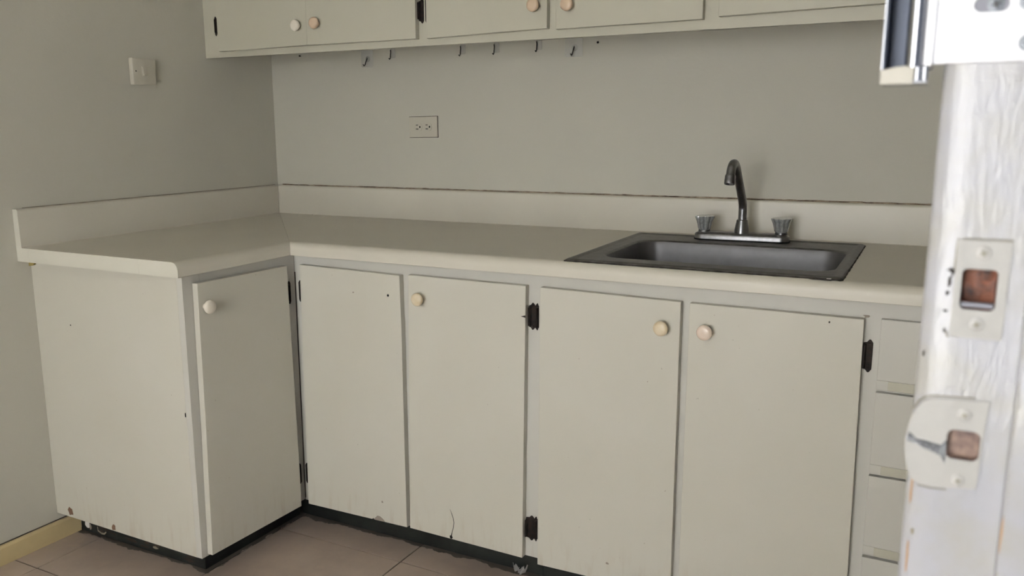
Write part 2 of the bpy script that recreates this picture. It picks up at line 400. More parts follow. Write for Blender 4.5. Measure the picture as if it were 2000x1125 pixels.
# rim lock keeper: open chrome box on the room side, flanged plate with screws on the frame
kp = bpy.data.objects.new('lock_keeper', None); COL.objects.link(kp); kp.location = (2.27, YJ, 1.227); kp.parent = door
kp['label'] = 'chrome rim lock keeper box with a bright screwed plate'
m = MB(); m.box(2.2772, 2.3290, YJ-.0030, YJ-.0001, 1.2375, 1.330, .0007, 2)
pl = m.build('flange_plate', 'plate', kp)
cut(pl, [(rrect(2.2975, 1.2690, .0180, .0088, .0043), 1, -1.95, YJ-.0012), (rrect(2.3170, 1.2690, .0130, .0088, .0043), 1, -1.95, YJ-.0012), ([(2.3168+.0047*math.cos(k*PI/8), 1.2472+.0047*math.sin(k*PI/8)) for k in range(16)], 1, -1.95, YJ-.0012)])
for o_ in (rrect(2.2975, 1.2690, .0178, .0086, .0042), rrect(2.3170, 1.2690, .0128, .0086, .0042), [(2.3168+.0046*math.cos(k*PI/8), 1.2472+.0046*math.sin(k*PI/8)) for k in range(16)]):
    MB().prism(o_, 1, YJ-.0015, YJ-.0011).build('screw_recess', 'recess', kp)
for x, z in ((2.2995, 1.2688), (2.3150, 1.2688), (2.3168, 1.2472)):
    MB().lathe([(.0043, 0), (.0042, .0006), (.0030, .0011), (0, .0012)], (x, YJ-.0013, z), (0, -1, 0), 24).build('plate_screw', 'screwm', kp, smooth=40)
    cross(x, z, .0024, YJ-.0026, kp, 'hole').build('plate_screw_recess', 'grime', kp)
m = MB(); m.box(2.2655, 2.2702, YJ-.0055, -1.862, 1.2365, 1.330, .0006, 2)          # folded front leaf
m.box(2.2702, 2.2775, YJ-.0020, YJ+.0010, 1.2375, 1.330, .0003, 1)
m.build('folded_leaf', 'plate', kp)
m = MB()
m.box(2.2428, 2.2440, YJ-.004, -1.866, 1.2268, 1.330, .0004, 1)                     # outer side
m.box(2.2428, 2.2686, YJ-.0036, -1.866, 1.2270, 1.2280, .0003, 1)                   # bottom
m.build('keeper_box', 'keepm', kp)
MB().box(2.2441, 2.2655, -1.8700, -1.866, 1.2284, 1.330).box(2.2441, 2.2447, YJ-.002, -1.870, 1.2284, 1.330).build('keeper_inside', 'darkrefl', kp)
m = MB(); m.tube([(2.2605, YJ-.001, 1.236), (2.2605, YJ-.001, 1.330)], .0050, 28).build('roller', 'keepm', kp, smooth=40)
m = MB()
m.prism([(2.2430, 1.2266), (2.2610, 1.2266), (2.2610, 1.2368), (2.2555, 1.2368), (2.2520, 1.2365), (2.2480, 1.2358), (2.2430, 1.2348)], 1, YJ-.0050, YJ-.0038, .0002, 1)
m.build('keeper_lip', 'coverp', kp)  # chrome lip; the cream it reflects is put in as base colour
MB().tube([(2.2628, YJ-.003, 1.2283), (2.2628, YJ-.003, 1.2362)], .0022, 20).build('lip_stud', 'keepm', kp, smooth=40)
MB().tube([(2.2668, YJ-.003, 1.2283), (2.2668, YJ-.003, 1.2362)], .0019, 20).build('lip_stud', 'keepm', kp, smooth=40)

# ------------------------------------------------------------------ cabinets
def hinge(parent, x, z0, z1, side, plane='y', face=None, t=.0022, wd=.0145, ap=.66):
    """leaf on the stile: side=+1 the door is at larger coordinate. plane y: face at YF/-du ; plane x: face at XF"""
    h = z1-z0; a = -side
    # outline in (u,z): from the door edge away
    o_ = [(0, z0+h*.10), (a*wd*(ap-.3), z0+h*.08), (a*wd*(ap-.14), z0+h*.02), (a*wd*(ap-.06), z0), (a*wd*(ap+.06), z0), (a*wd*(ap+.14), z0+h*.02), (a*wd, z0+h*.10), (a*wd, z1-h*.10), (a*wd*(ap+.14), z1-h*.02), (a*wd*(ap+.06), z1), (a*wd*(ap-.06), z1), (a*wd*(ap-.14), z1-h*.02), (a*wd*(ap-.3), z1-h*.08), (0, z1-h*.10)]
    m_ = MB()
    if plane == 'y':
        m_.prism([(x+u, z) for u, z in o_], 1, face-t, face-.0001)
        m_.tube([(x+a*.003, face-.0035, z0+h*.14), (x+a*.003, face-.0035, z1-h*.14)], .0034, 12)
        m_.box(x+a*.001, x+a*.004, face-.012, face-.001, z0+h*.16, z1-h*.16)
        m_.lathe([(.0026, 0), (.0022, .0009), (0, .0012)], (x+a*wd*.66, face-t, z0+h*.12), (0, -1, 0), 12).lathe([(.0026, 0), (.0022, .0009), (0, .0012)], (x+a*wd*.66, face-t, z1-h*.12), (0, -1, 0), 12)
    else:
        m_.prism([(x+u, z) for u, z in o_], 0, face+.0001, face+t)
        m_.tube([(face+.0035, x+a*.003, z0+h*.14), (face+.0035, x+a*.003, z1-h*.14)], .0034, 12)
        m_.box(face+.001, face+.012, x+a*.001, x+a*.004, z0+h*.16, z1-h*.16)
    return m_.build('hinge', 'hinge', parent, smooth=35)
KNOB = [(.0075, 0), (.0070, .004), (.0065, .008), (.0085, .0105), (.0165, .0135), (.0178, .017), (.0176, .0205), (.0155, .0235), (.0100, .0250), (0, .0254)]
def knob(door_, p, axis, mat, label=None):
    m_ = MB().lathe([(r, h) for r, h in KNOB], p, axis, 32)
    k = m_.build('knob', mat, door_, smooth=50)
    if label: k['label'] = label
    return k
def slab(name, outline, axis, a, b, mat, parent, bev=.0012):
    return MB().prism(outline, axis, a, b, bev, 2).build(name, mat, parent)
G = .0195    # door thickness
def door_y(parent, pts, face, mat='cab', gap=.0006):
    return slab('door', pts, 1, face-gap-G, face-gap, mat, parent)
def chipy(parent, pts, y, mat='chip', name='chip', t=.0003):
    return MB().prism(pts, 1, y-t, y+.0002).build(name, mat, parent)
def carcass(parent, x0, x1, y0, y1, z0, z1, mat='cab', t=.016, top=False, dy=(0, 0)):
    m_ = MB()
    m_.box(x0, x0+t, y0, y1, z0, z1).box(x1-t, x1, y0, y1, z0, z1).box(x0+t, x1-t, y0, y1, z0, z0+t).box(x0+t, x1-t, y1-.006, y1, z0+t, z1)
    if top: m_.box(x0+t, x1-t, y0, y1-.006, z1-t, z1)
    return m_.build('carcass', mat, parent)

# -- left leg cabinet with the plain end panel
c1 = thing('base_cabinet', (0, LC, 0), 'short base cabinet with one door and a blank end panel, against the left wall', 'cabinet')
zt = min(under(XF, LC), under(0, LC))
MB().prism([(.0008, KZ+.001), (XF-.0205, KZ-.0005), (XF-.0205, under(XF, LC)), (.0008, under(0, LC))], 1, LC, LC+.016).build('end_panel', 'cab', c1)
MB().box(.002, .55, LC+.017, -.62, KZ+.004, KZ+.018).box(.002, .012, LC+.017, -.62, KZ+.02, .84).build('carcass', 'cab', c1)
def zu_(y): return under(XF, y)
m = MB()
yA, yB = LC-.0006, YF-.0004
m.prism([(yA, KZ), (-.955, KZ), (-.955, zu_(-.955)), (yA, zu_(yA))], 0, XF-.02, XF, .0006, 1)
m.prism([(-.690, KZ+.004), (yB, KZ+.004), (yB, zu_(yB)), (-.690, zu_(-.69))], 0, XF-.02, XF, .0006, 1)
m.prism([(-.955, .800), (-.690, .800), (-.690, zu_(-.69)), (-.955, zu_(-.955))], 0, XF-.02, XF)
m.box(XF-.02, XF, -.955, -.690, KZ, .11)
m.build('face_frame', 'frame', c1)
d = slab('door', [(-.9931, .0870), (-.6414, .0818), (-.6420, .25), (-.6536, .8266), (-.9808, .8264), (-.9850, .45)], 0, XF+.0015, XF+.0005+G, 'cab', c1, .0010)
knob(d, (XF+G+.0008, -.9610, .7643), (1, 0, 0), 'knobw')
hinge(c1, -.6375, .7080, .7760, -1, 'x', XF)
hinge(c1, -.6300, .1420, .2080, -1, 'x', XF)
m = MB(); m.box(.0140, .5405, -.9455, -.9335, .001, KZ-.001).box(.5285, .5405, -.9335, -.5600, .001, KZ-.001)
tk = m.build('toe_kick', 'toe', c1)
yk = -.9459
chipy(tk, blob(.042, .0250, .011, .012, 9, .25), yk, 'white', 'paint_fleck')
chipy(tk, blob(.054, .0190, .005, .010, 9, .25), yk, 'chipg', 'paint_fleck')
chipy(tk, [(.086, .026), (.089, .027), (.090, .016), (.104, .011), (.116, .012), (.125, .019), (.127, .016), (.118, .007), (.104, .006), (.088, .012)], yk, 'caulkg', 'paint_fleck')
chipy(tk, blob(.339, .018, .012, .004, 9, .3), yk, 'caulkg', 'paint_fleck')
for k in range(10): chipy(tk, blob(random.uniform(.06, .5), random.uniform(.008, .03), random.uniform(.008, .03), random.uniform(.002, .005), 9, .4), yk, 'grout', 'dust_smear', .0001)
yp = LC-.0002
for p in (blob(.0660, .0985, .012, .013, 9, .3), blob(.2540, .0895, .009, .009, 8, .35)): chipy(c1, p, yp, 'chip')
chipy(c1, blob(.1505, .6745, .0022, .0022, 8, .1), yp, 'hole', 'nail_hole')
chipy(c1, blob(.5815, .48, .002, .006, 8, .2), yp, 'hole', 'nick')
MB().prism([(.0008, .845), (.018, .849), (.026, .838), (.014, .834), (.001, .832)], 1, yp-.006, yp).build('filler_blob', 'putty', c1)

# -- double door cabinet on the back wall
def base_y(name, x0, x1, label, stiles, ztop_rail=.806):
    c = thing(name, ((x0+x1)/2, YF, 0), label, 'cabinet')
    m_ = MB()
    for a, b in stiles:
        m_.prism([(a, KZ+.003), (b, KZ+.003), (b, under(b, YF)), (a, under(a, YF))], 1, YF, YF+.02)
    for (a, b), (e, f_) in zip(stiles, stiles[1:]):
        m_.prism([(b, ztop_rail), (e, ztop_rail), (e, under(e, YF)), (b, under(b, YF))], 1, YF, YF+.02)
        m_.box(b, e, YF, YF+.02, KZ+.003, .112)
    m_.build('face_frame', 'frame', c)
    carcass(c, max(x0, .615)+.001, x1-.001, YF+.021, -.024, KZ+.004, .70)
    MB().box(.5412 if x0 < .7 else x0+.0005, x1-.0005, -.5455, -.5335, .001, KZ+.002).build('toe_kick', 'toe', c)
    return c
c2 = base_y('base_cabinet', .6055, 1.3950, 'base cabinet in the corner with two doors, left one missing its knob', [(.6055, .665), (.975, 1.030), (1.352, 1.3950)])
d1 = door_y(c2, [(.6347, .0825), (.9979, .0871), (.9967, .30), (.9962, .58), (.9958, .68), (.9945, .74), (.9933, .8217), (.6430, .8264)], YF)
yd = YF-.0006-G
chipy(d1, blob(.9541, .7629, .0035, .0037, 9, .12), yd, 'hole', 'knob_hole')
chipy(d1, blob(.8347, .7612, .0035, .0018, 8, .3), yd, 'chipg', 'nick')
chipy(d1, [(.880, .0860), (.886, .0925), (.894, .1005), (.903, .1010), (.914, .0950), (.922, .0865)], yd, 'chipg', 'chip')
chipy(d1, [(.874, .0860), (.880, .0900), (.884, .0862)], yd, 'grime', 'chip')
chipy(d1, blob(.914, .148, .003, .004, 8, .3), yd, 'chipg', 'nick')
d2 = door_y(c2, [(1.0085, .0879), (1.3682, .0838), (1.3765, .8246), (1.0218, .8253)], YF)
d2['label'] = 'door with a pale knob and a curved crack at its foot'
knob(d2, (1.0610, yd, .7641), (0, -1, 0), 'knobc')
cr = [(1.1440, .1760), (1.1490, .1640), (1.1540, .1500), (1.1560, .1370), (1.1540, .1220), (1.1500, .1080), (1.1470, .0980), (1.1465, .0880)]
MB().prism([(x-.0006, z) for x, z in cr[:1]] + [(x-.0009, z) for x, z in cr[1:]] + [(x+.0022, z) for x, z in reversed(cr[-2:])] + [(x+.0008, z) for x, z in reversed(cr[1:-2])], 1, yd-.0003, yd+.0002).build('crack', 'hole', d2)
chipy(d2, blob(1.1460, .0925, .0050, .0045, 8, .3), yd, 'grime', 'chip')
chipy(d2, [(1.3625, .7452), (1.3758, .7490), (1.3758, .7425)], yd, 'hinge', 'chip')
hinge(c2, .6345, .7120, .7760, 1, 'y', YF); hinge(c2, .6275, .1400, .2050, 1, 'y', YF)
hinge(c2, 1.3775, .7090, .7790, -1, 'y', YF, wd=.0170, ap=.60); hinge(c2, 1.3710, .1310, .2010, -1, 'y', YF, wd=.0235, ap=.68)
MB().box(.6052, .6085, YF-.0012, YF-.0001, .09, .80).build('corner_dark_strip', 'grout', c2)  # thin dark strip down the inner corner where the two frames meet

# -- sink cabinet
c3 = base_y('sink_base_cabinet', 1.3955, 2.1880, 'wide base cabinet with two doors directly below the steel sink', [(1.3950, 1.430), (1.760, 1.806), (2.140, 2.1880)])
d3 = door_y(c3, [(1.4130, .0765), (1.7740, .0830), (1.7735, .8198), (1.4162, .8245)], YF)
knob(d3, (1.7330, yd, .7567), (0, -1, 0), 'knobc')
d4 = door_y(c3, [(1.7925, .0830), (2.1705, .0830), (2.1697, .2394), (2.1629, .8187), (1.7938, .8193)], YF)
knob(d4, (1.8345, yd, .7582), (0, -1, 0), 'knobpk', 'pale pinkish knob')
for p, mt, n_, dd in ((blob(1.6089, .129, .004, .0035, 8, .3), 'chipg', 'nick', d3), (blob(2.0954, .8063, .0018, .0025, 8, .2), 'grime', 'nick', d4), (blob(1.70, .62, .001, .001, 7, .2), 'chip', 'nick', d3)): chipy(dd, p, yd, mt, n_)
chipy(c3, blob(2.166, .8225, .006, .0035, 9, .4), YF-.0004, 'chipg', 'chip')
hinge(c3, 1.4045, .7090, .7790, 1, 'y', YF, wd=.0099, ap=.45); hinge(c3, 1.4040, .1310, .2010, 1, 'y', YF, wd=.0094, ap=.45)
hinge(c3, 2.1640, .7020, .7730, -1, 'y', YF, wd=.0190); hinge(c3, 2.1690, .1310, .2010, -1, 'y', YF, wd=.0190)
# -- drawer unit
c4 = base_y('drawer_cabinet', 2.1885, 2.6190, 'stack of plain drawers right of the sink cabinet, half hidden by the door frame', [(2.1880, 2.215), (2.590, 2.6185)])
for z0, z1 in ((.6700, .8211), (.4832, .6636), (.2963, .4771), (.0850, .2889)):
    y1 = YF-.0006
    m = MB()
    m.box(2.1955, 2.606, y1-.013, y1, z0+.0205, z1, .0008, 1)
    m.box(2.1955, 2.606, y1-.0135, y1, z0, z0+.0205, .0006, 1)
    dr = m.build('drawer', 'frame', c4)
    MB().box(2.2180, 2.600, y1-.0152, y1-.0134, z0+.0008, z0+.0200, .0004, 1).build('finger_lip', 'upper', dr)
m = MB()
for z in (.6668, .4802, .2926): m.box(2.2155, 2.5895, YF+.0005, YF+.02, z-.012, z+.012)
m.build('drawer_rail', 'frame', c4)

# ------------------------------------------------------------------ worktop (postformed, mitred in the corner)
ct = thing('countertop', (.3, -.3, .86), 'cream laminate L-shaped worktop with upstand, mitred in the corner', 'countertop')
def prof(D):
    """(distance from wall, height) counterclockwise, closed"""
    p = [(.0005, -TH), (.0005, SPL)]
    p += [(SW-.007+.007*math.sin(a), SPL-.007+.007*math.cos(a)) for a in [PI/2*k/5 for k in range(6)]]
    p += [(SW+.002, .002), (SW+.0045, 0), (.10, 0), (.592, 0)]
    R = .021
    p += [(D-R+R*math.sin(a), -R+R*math.cos(a)) for a in [PI/2*k/8 for k in range(9)]]
    p += [(D, -TH+.001), (D-.001, -TH), (.592, -TH), (.10, -TH)]
    return p
def section(m_, D, run, hole=None, ends=None):
    """run(d,h,s)->point ; stations s"""
    pass
CL, CB, LA = .6343, .6473, -1.0456
# back run: stations in x, first on the mitre line
pB = prof(CB); n = len(pB)
t = bmesh.new()
st_x = [None, 1.50, 2.10, XW-.001]
rings = []
for sx in st_x:
    ring = []
    for d_, h in pB:
        x = d_*CL/CB+.0006 if sx is None else sx
        ring.append(t.verts.new(tilt(Vector((x, -d_, ZC+h)))))
    rings.append(ring)
for q in range(3):
    for i in range(n):
        j = (i+1) % n
        if q == 1 and {round(pB[i][0], 3), round(pB[j][0], 3)} == {.1, .592}: continue
        t.faces.new((rings[q][i], rings[q][j], rings[q+1][j], rings[q+1][i]))
t.faces.new(rings[0]); t.faces.new(rings[-1][::-1])
top = [i for i in range(n) if round(pB[i][0], 3) in (.1, .592)]
# hole side walls
ti = {(.1, 0): None}
def idx(d_, h): return [i for i in range(n) if abs(pB[i][0]-d_) < 1e-4 and abs(pB[i][1]-h) < 1e-4][0]
a_, b_, c_, e_ = idx(.10, 0), idx(.592, 0), idx(.592, -TH), idx(.10, -TH)
for q in (1, 2): t.faces.new((rings[q][a_], rings[q][b_], rings[q][c_], rings[q][e_]))
t.faces.new((rings[1][a_], rings[2][a_], rings[2][e_], rings[1][e_])); t.faces.new((rings[1][b_], rings[2][b_], rings[2][c_], rings[1][c_]))
m = MB(); m.add(t); m.build('worktop_section', 'lam', ct, smooth=30)
# left leg
pL = prof(CL); t = bmesh.new(); rings = []
for sy in (None, LA):
    rings.append([t.verts.new(tilt(Vector((d_, (-d_*CB/CL if sy is None else sy)-(.0006 if sy is None else 0), ZC+h)))) for d_, h in pL])
for i in range(n):
    j = (i+1) % n; t.faces.new((rings[0][i], rings[0][j], rings[1][j], rings[1][i]))
t.faces.new(rings[0]); t.faces.new(rings[1][::-1])
m = MB(); m.add(t); m.build('worktop_section', 'lam', ct, smooth=30)
# end strips on the open end
def clip(poly, lo, hi):
    def side(P_, f_):
        o_ = []
        for i in range(len(P_)):
            a, b = P_[i], P_[(i+1) % len(P_)]; fa, fb = f_(a), f_(b)
            if fa >= 0: o_.append(a)
            if (fa >= 0) != (fb >= 0):
                k = fa/(fa-fb); o_.append((a[0]+(b[0]-a[0])*k, a[1]+(b[1]-a[1])*k))
        return o_
    P_ = side(poly, lambda p: p[0]-lo); return side(P_, lambda p: hi-p[0])
pc = pL
for lo, hi in ((0, .0505), (.0511, .4945), (.4951, 1)):
    pp = clip(pc, lo, hi)
    MB().prism([(a, ZC+b) for a, b in pp], 1, LA-.0012, LA-.0001, fn=tilt).build('end_strip', 'lamedge', ct)
# sealant beads along the top of the upstand
m = MB(); r0 = random.Random(5)
pts = [(x, -.0045+r0.uniform(-.0006, .0006), ZC+SPL+.0008+r0.uniform(-.0004, .0006)) for x in [.03+k*.012 for k in range(216)]]
m.tube(pts, [.0028+r0.uniform(-.0005, .0009) for _ in pts], 7, fn=tilt)
m.build('sealant', 'caulkb', ct, smooth=60)
pts = [(.004, y, ZC+SPL+.0002) for y in [-.02-k*.025 for k in range(41)]]
MB().tube(pts, .0020, 7, fn=tilt).build('sealant', 'caulkg', ct, smooth=60)
MB().prism([(.187+.004*math.cos(k), -.0260+.0022*math.sin(k)) for k in (0, 1, 2, 3, 4, 5)], 2, ZC+.0001, ZC+.0006, fn=tilt).build('burn_mark', 'hole', ct)

# ------------------------------------------------------------------ sink
sk = thing('kitchen_sink', (1.80, -.353, .76), 'single-bowl stainless steel sink set in the worktop', 'sink')
def rr3(x0, x1, y0, y1, r, z, n_=8):
    return [(x, y, z) for x, y in rrect((x0+x1)/2, (y0+y1)/2, x1-x0, y1-y0, r, n_)]
ox0, ox1, oy0, oy1 = 1.4845, 2.1165, -.6310, -.0745
ix0, ix1, iy0, iy1 = 1.5430, 2.0870, -.5480, -.2050
Z0 = ZC
rg = [rr3(ox0, ox1, oy0, oy1, .006, Z0+.0006), rr3(ox0+.001, ox1-.001, oy0+.001, oy1-.001, .006, Z0+.0030), rr3(ox0+.006, ox1-.006, oy0+.006, oy1-.006, .007, Z0+.0058),
      rr3(ox0+.013, ox1-.013, oy0+.013, oy1-.013, .008, Z0+.0060), rr3(ox0+.018, ox1-.018, oy0+.018, oy1-.018, .009, Z0+.0032), rr3(ox0+.024, ox1-.024, oy0+.024, oy1-.024, .010, Z0+.0030),
      rr3(ix0-.010, ix1+.010, iy0-.010, iy1+.010, .066, Z0+.0030), rr3(ix0-.004, ix1+.004, iy0-.004, iy1+.004, .062, Z0+.0024), rr3(ix0, ix1, iy0, iy1, .058, Z0-.001)]
rim = MB().loops(rg, fn=tilt).build('rim', 'steelrim', sk, smooth=40)
bw = [rr3(ix0, ix1, iy0, iy1, .058, Z0-.001), rr3(ix0+.003, ix1-.003, iy0+.003, iy1-.003, .058, Z0-.010)]
for k in range(1, 6): bw.append(rr3(ix0+.003+.010*k/5, ix1-.003-.010*k/5, iy0+.003+.010*k/5, iy1-.003-.010*k/5, .056, Z0-.010-.105*k/5))
for k in range(1, 7):
    a = PI/2*k/6; o_ = .013+.035*(1-math.cos(a)); bw.append(rr3(ix0+o_, ix1-o_, iy0+o_, iy1-o_, .056, Z0-.115-.035*math.sin(a)))
bw.append(rr3(1.775, 1.855, -.416, -.336, .0399, Z0-.1535))
MB().loops(bw, fn=tilt).build('bowl', 'steel', sk, smooth=50)
MB().lathe([(.041, 0), (.041, .003), (.034, .004), (.030, -.004), (.012, -.006), (.012, -.003), (0, -.003)], (1.815, -.376, Z0-.1535+.0), (0, 0, 1), 32, fn=tilt).build('drain', 'dullchrome', sk, smooth=40)
m = MB(); rs = random.Random(9)
ring = []
per = [(ox0+(ox1-ox0)*k/60, oy0) for k in range(60)] + [(ox1, oy0+(oy1-oy0)*k/40) for k in range(40)] + [(ox1-(ox1-ox0)*k/60, oy1) for k in range(60)] + [(ox0, oy1-(oy1-oy0)*k/40) for k in range(41)]
m.tube([(x, y, Z0+.0004) for x, y in per], [rs.uniform(.0012, .0028) if i < 100 else .0010 for i in range(len(per))], 6, fn=tilt)
m.build('sealant', 'grime', sk)
for x, y, rx, ry in ((2.085, -.6345, .018, .0045), (2.060, -.6335, .010, .0030), (2.108, -.6310, .007, .0040)):
    MB().prism(blob(x, y, rx, ry, 11, .45, rs), 2, Z0-.0012, Z0+.0016, fn=tilt).build('grime_flake', 'grime', sk)
MB().prism(blob(2.0905, -.6325, .005, .0018, 7, .3, rs), 2, Z0+.0016, Z0+.0030, fn=tilt).build('grime_flake', 'white', sk)

# ------------------------------------------------------------------ faucet
fc = thing('faucet', (1.799, -.113, .909), 'two-handle chrome faucet with a tall hooked spout behind the sink bowl', 'faucet')
ang = math.radians(2.6); cF = Vector((1.799, -.1190, 0))
def frot(c):
    d_ = c-cF; x, y = d_.x*math.cos(ang)-d_.y*math.sin(ang), d_.x*math.sin(ang)+d_.y*math.cos(ang)
    return tilt(Vector((cF.x+x, cF.y+y, c.z)))
zb = ZC+.0032
def rrz(hw, hd, r, z): return [(cF.x+x, cF.y+y, z) for x, y in rrect(0, 0, hw*2, hd*2, r, 6)]
MB().loops([rrz(.130, .0250, .0225, zb), rrz(.131, .0255, .023, zb+.003)], cap0=True, cap1=True, fn=frot).build('gasket', 'hole', fc)
MB().loops([rrz(.129, .0245, .023, zb+.003), rrz(.129, .0245, .023, zb+.014), rrz(.127, .0225, .021, zb+.0175), rrz(.120, .0185, .0175, zb+.0205), rrz(.110, .0150, .014, zb+.0220), rrz(.095, .0120, .011, zb+.0220)], cap0=True, cap1=True, fn=frot).build('deck_plate', 'dullchrome', fc, smooth=50)
MB().lathe([(.0205, 0), (.0195, .010), (.0165, .027), (.0155, .032), (.0150, .0365), (.0120, .038)], (cF.x, cF.y, zb+.0200), (0, 0, 1), 32, fn=frot).build('spout_collar', 'dullchrome', fc, smooth=50)
raw = [(-.104, .950), (-.104, .985), (-.106, 1.003), (-.116, 1.020), (-.135, 1.038), (-.160, 1.062), (-.185, 1.086), (-.205, 1.105), (-.220, 1.117), (-.236, 1.1235), (-.252, 1.1225), (-.265, 1.1150), (-.2735, 1.1030), (-.278, 1.0900)]
path = []
for i in range(len(raw)-1):
    p0, p1, p2, p3 = raw[max(i-1, 0)], raw[i], raw[i+1], raw[min(i+2, len(raw)-1)]
    for k in range(4):
        s = k/4; f_ = lambda a, b, c, d_: .5*(2*b+(c-a)*s+(2*a-5*b+4*c-d_)*s*s+(3*b-a-3*c+d_)*s**3)
        path.append((1.7985, f_(p0[0], p1[0], p2[0], p3[0])-.010, f_(p0[1], p1[1], p2[1], p3[1])))
path.append((1.7985, raw[-1][0]-.010, raw[-1][1]))
MB().tube(path, .0114, 24, caps=False).build('spout', 'dullchrome', fc, smooth=60)
dv = Vector((0, -.0045, -.0130)).normalized()
MB().lathe([(.0116, 0), (.0134, .002), (.0138, .008), (.0132, .010), (.0137, .012), (.0137, .023), (.0130, .025), (.0105, .025), (.0100, .020), (0, .020)], Vector((1.7985, -.2865, 1.0960)), dv, 32).build('aerator', 'dullchrome', fc, smooth=40)
def tap(x, rot):
    ctr = (x, cF.y, zb+.0215)
    base = MB().lathe([(.0165, 0), (.0165, .004), (.0120, .006), (.0120, .012)], ctr, (0, 0, 1), 24, fn=frot).build('tap_base', 'dullchrome', fc, smooth=40)
    def fl_(a, k):
        return 1+(.0 if k < 1 else .11+.03*k)*(abs(math.cos(4*(a+rot)))**.7-.5)
    h = MB().lathe([(.0150, 0), (.0172, .004), (.0190, .014), (.0220, .026), (.0255, .035), (.0255, .0385), (.0160, .0400), (0, .0402)], (x, cF.y, zb+.0265), (0, 0, 1), 64, flute=fl_, fn=frot)
    h.build('tap_handle', 'tapm', fc, smooth=25)
tap(1.6960, .2); tap(1.9050, .55)

# ------------------------------------------------------------------ outlet and switch
oc = Vector((.6765, -.003, 1.2245))
orot = math.radians(.6)
def orf(c):
    d_ = c-oc; return Vector((oc.x+d_.x*math.cos(orot)-d_.z*math.sin(orot), c.y, oc.z+d_.x*math.sin(orot)+d_.z*math.cos(orot)))
ot = thing('wall_outlet', (.6765, 0, 1.2245), 'sideways double power outlet on the back wall above the worktop', 'outlet')
m = MB(); m.box(oc.x-.0575, oc.x+.0575, -.0050, -.0003, oc.z-.035, oc.z+.035, .0018, 3, fn=orf).build('cover_plate', 'coverp', ot, smooth=40)
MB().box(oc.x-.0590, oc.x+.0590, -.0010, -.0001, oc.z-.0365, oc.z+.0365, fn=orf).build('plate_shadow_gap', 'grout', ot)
for cx_ in (-.0205, .0190):
    X = oc.x+cx_
    s_ = MB().prism([(X+.0165*math.cos(a)*min(1, 1), oc.z+max(-.0135, min(.0135, .0165*math.sin(a)))) for a in [2*PI*k/28 for k in range(28)]], 1, -.0062, -.0045, fn=orf).build('socket', 'coverp', ot)
    for (dx, dz, ww, hh) in ((-.0035, .0066, .0088, .0024), (-.0030, -.0066, .0100, .0026)):
        MB().box(X+dx-ww/2, X+dx+ww/2, -.0065, -.0060, oc.z+dz-hh/2, oc.z+dz+hh/2, fn=orf).build('slot', 'hole', s_)
    MB().prism([(X+.0080+.0030*math.cos(a), oc.z+.0034*math.sin(a)) for a in [2*PI*k/14 for k in range(14)]], 1, -.0065, -.0060, fn=orf).build('ground_hole', 'hole', s_)
sw = thing('wall_switch', (0, -.586, 1.394), 'raised square light switch on the left wall', 'switch')
m = MB(); m.prism([(-.6320, 1.3520), (-.5450, 1.3560), (-.5440, 1.4330), (-.6325, 1.4345)], 0, .0004, .0175, .0035, 3).build('switch_box', 'coverp', sw, smooth=40)
m = MB(); m.prism([(-.5980, 1.3790), (-.5780, 1.3790), (-.5780, 1.4090), (-.5980, 1.4090)], 0, .0172, .0190, .0006, 1).build('rocker_frame', 'coverp', sw)
MB().prism([(.0188, 1.381), (.0240, 1.3815), (.0195, 1.407), (.0188, 1.407)], 1, -.5955, -.5805, .0005, 1).build('rocker', 'coverp', sw)
MB().lathe([(.0022, 0), (.0020, .0004), (0, .0004)], (.0175, -.6200, 1.3940), (1, 0, 0), 12).build('screw_hole', 'hole', sw)

# ------------------------------------------------------------------ hooks below the wall cabinets
def big_hook(x, z0, z1, wd, label):
    h = thing('adhesive_hook', (x, 0, z1), label, 'hook', None)
    MB().prism(rrect(x, (z0+z1)/2, wd, z1-z0, .006), 1, -.0016, -.0003).build('clear_pad', 'clear', h)
    zc = z0+.027
    MB().lathe([(.010, 0), (.009, .0015), (.004, .0022), (0, .0022)], (x+.003, -.0016, zc), (0, -1, 0), 20).build('boss', 'clear', h)
    MB().tube([(x+.002, -.004, zc+.003), (x+.003, -.010, zc-.004), (x+.002, -.013, zc-.012), (x+.000, -.014, zc-.020), (x-.001, -.019, zc-.024), (x-.001, -.024, zc-.019)], .0017, 10).build('metal_hook', 'hinge', h, smooth=60)
    return h
big_hook(.4445, 1.4330, 1.4980, .050, 'square clear adhesive hook, leftmost under the wall cabinets')
big_hook(1.2350, 1.4360, 1.4980, .060, 'square clear adhesive hook, rightmost under the wall cabinets')
def small_hook(x, zb_, label):
    h = thing('small_hook', (x, 0, zb_+.04), label, 'hook', 'small clear hooks under the wall cabinets')
    MB().prism(rrect(x+.006, zb_+.026, .018, .040, .004), 1, -.0026, -.0003).build('clear_pad', 'clear', h)
    MB().tube([(x-.003, -.003, zb_+.032), (x-.0005, -.006, zb_+.024), (x, -.009, zb_+.012), (x, -.010, zb_+.004), (x, -.014, zb_), (x-.0005, -.018, zb_+.003)], .0017, 10).build('metal_hook', 'hinge', h, smooth=60)
for x, zb_, lb in ((.5500, 1.4550, 'small hook just right of the leftmost square clear hook'), (.8310, 1.4545, 'small clear hook above and right of the power outlet'),
                   (.9580, 1.4540, 'small clear hook, second left of the rightmost square hook'), (1.1110, 1.4560, 'small clear hook just left of the rightmost square hook')):
    small_hook(x, zb_, lb)
def nail(x, z, label):
    o = MB().lathe([(.0016, 0), (.0016, .006), (.0034, .0062), (.0030, .0075), (0, .0078)], (x, -.0002, z), (0, -1, 0), 12).build('nail', 'hinge', None, smooth=40)
    tagp(o, label, 'nail')
